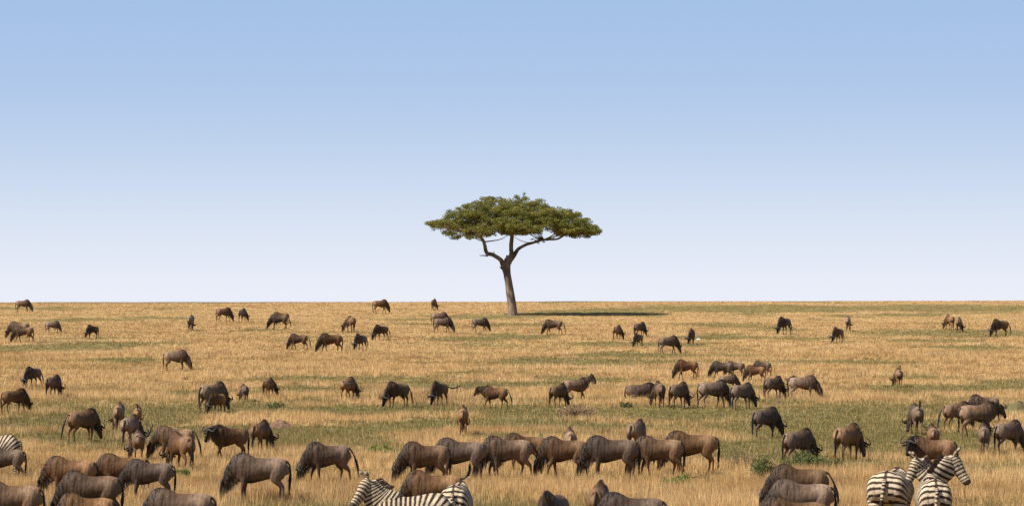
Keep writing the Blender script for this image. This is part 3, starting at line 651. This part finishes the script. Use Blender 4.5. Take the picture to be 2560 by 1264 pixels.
PARTN['tail'] = 'tail'
def zebra(x, top, head_deg, res, label, scale=1.0, feet=None, wide=1.0):
    if feet is None:
        f_ = top + 60.0
        for _ in range(60): f_ = top + spx(f_) * scale
        feet = f_
    X, Y, Z = at(x, feet)
    e = bpy.data.objects.new('zebra', None); C.objects.link(e); e.location = (X, Y, Z); e.rotation_euler = (0, 0, R(head_deg)); e.scale = (scale * wide, scale, scale)
    tag(e, label, 'zebra', 'plains zebras among the herd')
    for k, (d, m) in res.items(): link(PARTN[k], d, m, e)
    return e
def neckhead(yn, yh, hpitch=48, upz=0.0, L_=None):
    """neck rising forward, turned by yn; head turned by yh and pitched down by hpitch"""
    b = np.array([.42, 0, 1.02]); L_ = L_ or [(0, 0), (.22, .17), (.36, .37 + upz), (.44, .54 + upz)]
    P = []; S = []
    for i, (f, z) in enumerate(L_):
        a = R(yn) * min(1, i / 2.0); P.append(b + [f * math.cos(a), f * math.sin(a), z]); S.append([-math.sin(a), math.cos(a), 0])
    a = R(yh); p = R(hpitch); F_ = np.array([math.cos(a) * math.cos(p), math.sin(a) * math.cos(p), -math.sin(p)]); S_ = np.array([-math.sin(a), math.cos(a), 0])
    q = P[-1] - F_ * .04
    H = [q, q + F_ * .11, q + F_ * .25, q + F_ * .41, q + F_ * .53, q + F_ * .61]
    return np.array(P), np.array(H), np.array(S), S_
n1 = neckhead(8, 36, 50, 0, [(0, 0), (.20, .15), (.32, .32), (.38, .46)])
zA = zebra_parts(n1[0], n1[1], n1[2], n1[3], mane_col=Z_MANE * .7)
zebra(1030, 1228, 180, zA, 'zebra with lowered head facing left at the bottom edge', 1.12)
zebra(-14, 1088, 180, zA, 'zebra back visible behind a wildebeest at the left edge', 1.0, 1194)
n4 = neckhead(0, 0, 72, 0, [(0, 0), (.25, -.12), (.42, -.30), (.52, -.48)])
zB = zebra_parts(n4[0], n4[1], n4[2], n4[3])
zebra(1143, 1205, 84, zB, 'zebra showing only its striped rump at the bottom edge, right of the left facing one', 1.12)
zebra(2230, 1172, 71, zB, 'zebra with its rump and tail turned to the viewer, left of the two crossed necks', 1.16).scale[1] = 1.62
n3 = neckhead(-60, -98, 58, .06)
zE = zebra_parts(n3[0], n3[1], n3[2], n3[3], mane_col=np.array([.12, .055, .025]))
zebra(2331, 1193, 88, zE, 'zebra seen from behind with neck raised and head turned right', 1.15).scale[1] = 1.28
n2 = neckhead(-48, -70, 62, -.02)
zF = zebra_parts(n2[0], n2[1], n2[2], n2[3], mane_col=np.array([.26, .12, .045]))
zebra(2335, 1176, 262, zF, 'zebra with fluffy reddish mane facing left, its neck crossing another', 1.10)

# ------------------------------------------------------------------ acacia
def build_tree():
    bx, by, bz = at(1281, 788); k = spx(788) / 1.3
    root = bpy.data.objects.new('acacia_tree', None); C.objects.link(root); root.location = (bx, by, bz)
    tag(root, 'lone umbrella acacia with a wide flat olive crown and forked trunk on the skyline', 'tree')
    def p(px, py, y=0.0): return ((px - 1281) / k, y, (788 - py) / k)
    rng = np.random.default_rng(11)
    def limb(name, pts, rad, m=50, n=16, amp=.04):
        rad = np.array(rad) / k
        V, Fc, t, a = sweep(pts, rad, rad, m, n, (0, 1, 0) if abs(pts[0][2] - pts[-1][2]) > .3 else (0, 1, 0))
        V = V + (np.stack([vnoise(a * 1.3 + 5, t * 9 + i) for i in range(3)], -1) - .5) * amp * 2
        c = mixc([.27, .19, .135], [.105, .082, .066], np.clip(fbm(a * 2.5, t * 7, .9) * 1.3 - .15 + smooth(1.5, 5.5, V[:, 2]) * .5, 0, 1))
        link(name, mesh(name, V, Fc, c), M_BARK, root)
    limb('trunk', [p(1281, 800), p(1281, 785), p(1279, 755), p(1273, 715), p(1268, 682), p(1269, 655), p(1272, 640)], [14.5, 12.5, 11, 9.5, 8.8, 7.5, 6.5], 70, 24, .06)
    limb('limb', [p(1268, 690), p(1259, 665, -.1), p(1252, 650, -.3), p(1232, 637, -.7), p(1217, 632, -1.0), p(1212, 612, -1.2), p(1205, 598, -1.4), p(1180, 580, -1.8)], [7.5, 7, 5.8, 4.8, 4.8, 4, 3.4, 2])
    limb('limb', [p(1271, 660), p(1278, 638, .1), p(1278, 615, .2), p(1280, 590, .2), p(1284, 565, .3), p(1300, 530, .6)], [6.5, 6, 5.2, 4.8, 3.6, 2])
    limb('limb', [p(1272, 655), p(1286, 635, .4), p(1296, 622, .8), p(1315, 611, 1.4), p(1335, 605, 1.8), p(1360, 598, 2.2), p(1395, 596, 2.6), p(1418, 580, 3.0)], [6.5, 5.6, 4.4, 3.6, 3.2, 2.8, 2.2, 1.2])
    limb('dead_stub', [p(1262, 664, -.1), p(1262, 655, -.1), p(1262, 646, -.1)], [2.6, 1.9, 1.2], 10, 8, .01)
    limb('dead_stub', [p(1259, 676, -.1), p(1254, 671, -.2), p(1249, 667, -.3)], [2.4, 1.8, 1.0], 10, 8, .01)
    limb('dead_stub', [p(1220, 640, -.9), p(1210, 639, -1.0), p(1199, 639, -1.1)], [2, 1.4, .7], 10, 8, .01)
    limb('dead_stub', [p(1235, 640, -.7), p(1235, 634, -.7), p(1235, 629, -.7)], [1.8, 1.4, .8], 10, 8, .01)
    # crown envelope
    top = np.array([(1064, 556), (1085, 549), (1108, 548), (1112, 525), (1150, 510), (1175, 500), (1205, 492), (1260, 489), (1308, 488), (1345, 493), (1368, 503), (1375, 515), (1410, 517), (1450, 525), (1462, 535), (1480, 548), (1506, 578)], float)
    bot = np.array([(1064, 560), (1072, 580), (1100, 594), (1150, 603), (1190, 600), (1230, 592), (1285, 590), (1310, 592), (1350, 584), (1356, 566), (1384, 564), (1392, 590), (1430, 596), (1475, 598), (1495, 594), (1506, 582)], float)
    RX = 217 / k; cx = (1285 - 1281) / k; RY = RX * .62
    def env(x, y):
        r = math.hypot((x - cx) / RX, y / RY)
        if r >= 1: return None
        xx = 1285 + (x - cx) / max(abs(x - cx), 1e-6) * r * 221 if abs(x - cx) > 1e-6 else 1285 + r * 221
        # rim outline follows the side nearest to x, blended over the middle
        f = 0.5 + 0.5 * np.clip((x - cx) / (RX * .35), -1, 1)
        zt = (1 - f) * np.interp(1285 - r * 221, top[:, 0], top[:, 1]) + f * np.interp(1285 + r * 221, top[:, 0], top[:, 1])
        zb_r = np.interp(1285 + (x - cx) * k, bot[:, 0], bot[:, 1]); zb_e = (1 - f) * np.interp(1285 - r * 221, bot[:, 0], bot[:, 1]) + f * np.interp(1285 + r * 221, bot[:, 0], bot[:, 1])
        return (788 - zt) / k, (788 - min(zb_r, zb_e if r > .8 else zb_r)) / k
    cl = []
    while len(cl) < 1100:
        x = cx + RX * (rng.random() * 2 - 1); y = RY * (rng.random() * 2 - 1); e = env(x, y)
        if e is None: continue
        zt, zb = e
        if zt - zb < .15: z = (zt + zb) / 2
        else:
            q = rng.random()
            z = zb + .18 + (zt - zb - .3) * (1 - q ** 1.6 if rng.random() < .6 else q)
        if fbm(x * 1.0 + 30 + y * .8, z * 2.2 + y * .5, 1.5, 3, 2) < .33: continue
        edge = min(z - zb, zt - z); cl.append((x, y, z, rng.uniform(.22, .5) if edge < .5 else rng.uniform(.35, .72)))
    for px, py, y in [(1340, 600, 1.9), (1352, 596, 2.1), (1345, 606, 1.8), (1360, 603, 2.2), (1330, 597, 1.7), (1310, 487, 0), (1312, 484, 0)]:
        x_, y_, z_ = p(px, py, y); cl.append((x_, y_, z_, .22))
    VV = []; KK = []
    for x, y, z, r in cl:
        n = int(215 * (r / .55) ** 2); d = rng.normal(0, 1, (n, 3)); d /= np.linalg.norm(d, axis=1)[:, None]
        rr = rng.random(n) ** .5; P = np.array([x, y, z]) + d * rr[:, None] * [r, r, r * .55]
        tone = rng.random(); tn = rng.random(n); s = rng.uniform(.028, .060, n)
        u = rng.normal(0, 1, (n, 3)); u[:, 2] *= .5; u /= np.linalg.norm(u, axis=1)[:, None]; v = np.cross(u, rng.normal(0, 1, (n, 3))); v /= np.linalg.norm(v, axis=1)[:, None]
        Q = np.stack([P - u * s[:, None] * 1.5, P - v * s[:, None] * .7, P + u * s[:, None] * 1.5, P + v * s[:, None] * .7], 1)
        c = mixc([.075, .090, .020], [.27, .265, .050], np.clip(.55 * tone + .6 * tn - .1, 0, 1)); c = mixc(c, [.26, .17, .06], (rng.random(n) < .12 + .3 * (tone > .8)) * .7)
        VV.append(Q.reshape(-1, 3)); KK.append(np.repeat(c, 4, 0))
    V = np.concatenate(VV); link('crown', mesh('crown', V, np.arange(len(V)).reshape(-1, 4), np.concatenate(KK), False), M_LEAF, root)
    # branches inside the crown
    hubs = [p(1180, 580, -1.8), p(1300, 530, .6), p(1418, 580, 3.0), p(1284, 570, .3), p(1212, 605, -1.3), p(1360, 598, 2.2)]
    allV = []; allF = []; allC = []; b = 0
    for x, y, z, r in cl[:260]:
        h = min(hubs, key=lambda q: (q[0] - x) ** 2 + (q[1] - y) ** 2 + 3 * (q[2] - z) ** 2); h = np.array(h); e = np.array([x, y, z])
        m_ = (h + e) / 2 + [0, 0, -.15] + rng.normal(0, .15, 3)
        V, Fc, t, a = sweep([h, m_, e], [.07, .04, .012], [.07, .04, .012], 9, 6, (0.1, 1, .2))
        allV.append(V); allF += [[i + b for i in f] for f in Fc]; allC.append(np.tile([.14, .10, .07], (len(V), 1))); b += len(V)
    link('branches', mesh('branches', np.vstack(allV), allF, np.vstack(allC)), M_BARK, root)
build_tree()

# ------------------------------------------------------------------ shrubs, tufts, mounds
def leafy(px, py, wpx, hpx, n, cols, name, label, cat, leaf=.035, up=.6, group=None, stems=26):
    X, Y, Z = at(px, py); k = spx(py) / 1.3; rw = wpx / k / 2; h = hpx / k; rng = np.random.default_rng(int(px * 3 + py))
    root = bpy.data.objects.new(name, None); C.objects.link(root); root.location = (X, Y, Z); tag(root, label, cat, group)
    V = []; Fc = []; K = []; b = 0; tips = []
    for i in range(stems):
        a = rng.random() * 6.283; r = rw * math.sqrt(rng.random()); tip = np.array([math.cos(a) * r, math.sin(a) * r * .8, h * (.55 + .5 * rng.random()) * (1 - .5 * (r / rw) ** 2)])
        r0 = np.array([tip[0] * .3, tip[1] * .3, -.03]); mid = (r0 + tip) / 2 + rng.normal(0, .04, 3)
        v, f, t, _ = sweep([r0, mid, tip], [.010, .007, .003], [.010, .007, .003], 6, 5, (0.3, 1, 0)); V.append(v); Fc += [[q + b for q in g] for g in f]; b += len(v)
        tips.append((r0, mid, tip))
    link('stems', mesh('stems', np.vstack(V), Fc, np.tile([.14, .09, .055], (b, 1))), M_BARK, root)
    ti = rng.integers(0, stems, n); tt = .25 + .75 * rng.random(n) ** .7
    P = np.array([tips[i][0] * (1 - q) ** 2 + 2 * tips[i][1] * q * (1 - q) + tips[i][2] * q * q for i, q in zip(ti, tt)]) + rng.normal(0, .06 * max(h, .3) / .5, (n, 3)); P[:, 2] = np.maximum(P[:, 2], .02)
    u = rng.normal(0, 1, (n, 3)); u[:, 2] = abs(u[:, 2]) * (1 + up * 2); u /= np.linalg.norm(u, axis=1)[:, None]; v = np.cross(u, rng.normal(0, 1, (n, 3))); v /= np.linalg.norm(v, axis=1)[:, None]
    s = leaf * rng.uniform(.7, 1.5, n)[:, None]
    Q = np.stack([P - u * s, P - v * s * .4, P + u * s * 1.2, P + v * s * .4], 1).reshape(-1, 3)
    c = mixc(cols[0], cols[1], rng.random(n)) * (.7 + .6 * rng.random(n))[:, None]
    link('foliage', mesh('foliage', Q, np.arange(len(Q)).reshape(-1, 4), np.repeat(c, 4, 0), False), M_SHRUB, root)
G1 = ([.07, .095, .03], [.16, .17, .06]); G2 = ([.10, .15, .03], [.20, .24, .05]); BR = ([.22, .14, .08], [.42, .29, .17])
leafy(1908, 1196, 60, 58, 1700, G1, 'shrub', 'upright grey green shrub left of the overlapping right pair', 'shrub', group='green shrubs in the grass', stems=40)
leafy(2010, 1168, 130, 44, 2600, G1, 'shrub', 'low wide leafy bush in front of the stocky dark wildebeest', 'shrub', group='green shrubs in the grass', stems=60)
leafy(2092, 1172, 60, 26, 900, G1, 'shrub', 'small bush just right of the low wide leafy bush', 'shrub', group='green shrubs in the grass')
leafy(1862, 1168, 90, 58, 120, BR, 'shrub', 'bare twiggy shrub right of the long row of wildebeest', 'shrub', stems=46)
leafy(1440, 1040, 110, 30, 2200, BR, 'dry_brush', 'heap of dry pinkish brush in front of a dark wildebeest', 'brush', up=.2, stems=90)
leafy(1672, 1216, 46, 24, 900, G2, 'grass_tuft', 'bright green tuft right of centre below the long row', 'grass tuft', .05, 1.5, 'bright green grass tufts', 20)
leafy(1705, 1210, 44, 26, 900, G2, 'grass_tuft', 'bright green tuft, right one of two close together', 'grass tuft', .05, 1.5, 'bright green grass tufts', 20)
leafy(948, 1131, 60, 22, 800, G2, 'grass_tuft', 'green tuft in straw grass above the left facing zebra', 'grass tuft', .05, 1.2, 'bright green grass tufts', 20)
leafy(455, 1195, 40, 22, 700, G2, 'grass_tuft', 'bright green tuft below the rear facing brown wildebeest', 'grass tuft', .05, 1.5, 'bright green grass tufts', 20)
leafy(688, 1020, 40, 16, 500, G1, 'grass_tuft', 'dark green tuft above the low earth mound', 'grass tuft', .05, 1.0, 'bright green grass tufts', 20)
leafy(1352, 1112, 30, 24, 400, G1, 'grass_tuft', 'dark green tuft wedged in the long row beside a pale rump', 'grass tuft', .05, 1.0, 'bright green grass tufts', 20)
leafy(1562, 1018, 40, 14, 400, G1, 'grass_tuft', 'green tuft below the wildebeest lying down', 'grass tuft', .05, 1.0, 'bright green grass tufts', 20)
leafy(1980, 1252, 60, 20, 300, BR, 'dry_brush', 'low dry weeds below the right pair at the bottom edge', 'brush', up=1.0)
def mound(px, py, wpx, hpx, label, col):
    X, Y, Z = at(px, py); k = spx(py) / 1.3; rw = wpx / k / 2; h = hpx / k; n = 48
    g = np.linspace(-1, 1, n); A, B = np.meshgrid(g, g); rr = np.sqrt(A ** 2 + B ** 2)
    H = h * smooth(1.0, .1, rr + .25 * (fbm(A * 3 + px, B * 3, 1) - .5)) * (.75 + .5 * fbm(A * 5, B * 5 + px, .8)) - .04
    V = np.stack([A * rw, B * rw * .7, H], -1).reshape(-1, 3); i = (np.arange(n - 1)[:, None] * n + np.arange(n - 1)[None]).ravel()
    o = link('earth_mound', mesh('earth_mound', V, np.stack([i, i + 1, i + n + 1, i + n], 1), np.tile(col, (n * n, 1))), M_EARTH); o.location = (X, Y, Z); tag(o, label, 'mound', 'low earth mounds')
mound(700, 1068, 90, 22, 'low reddish earth mound right of a dark rear facing wildebeest', [.16, .095, .065])
mound(2550, 1030, 110, 30, 'grassy earth mound at the right edge', [.10, .085, .04])
X, Y, Z = at(1747, 850)
V, Fc, _, _ = ell((0, 0, .05), (.20, .10, .07), 12, 12); V = V + (np.stack([vnoise(V[:, 0] * 9, V[:, 2] * 9 + q) for q in range(3)], -1) - .5) * .05
o = link('stone', mesh('stone', V, Fc, np.tile([.62, .58, .52], (len(V), 1))), M_EARTH); o.location = (X, Y, Z); tag(o, 'small pale stone in the grass beside a far wildebeest facing the viewer', 'stone')
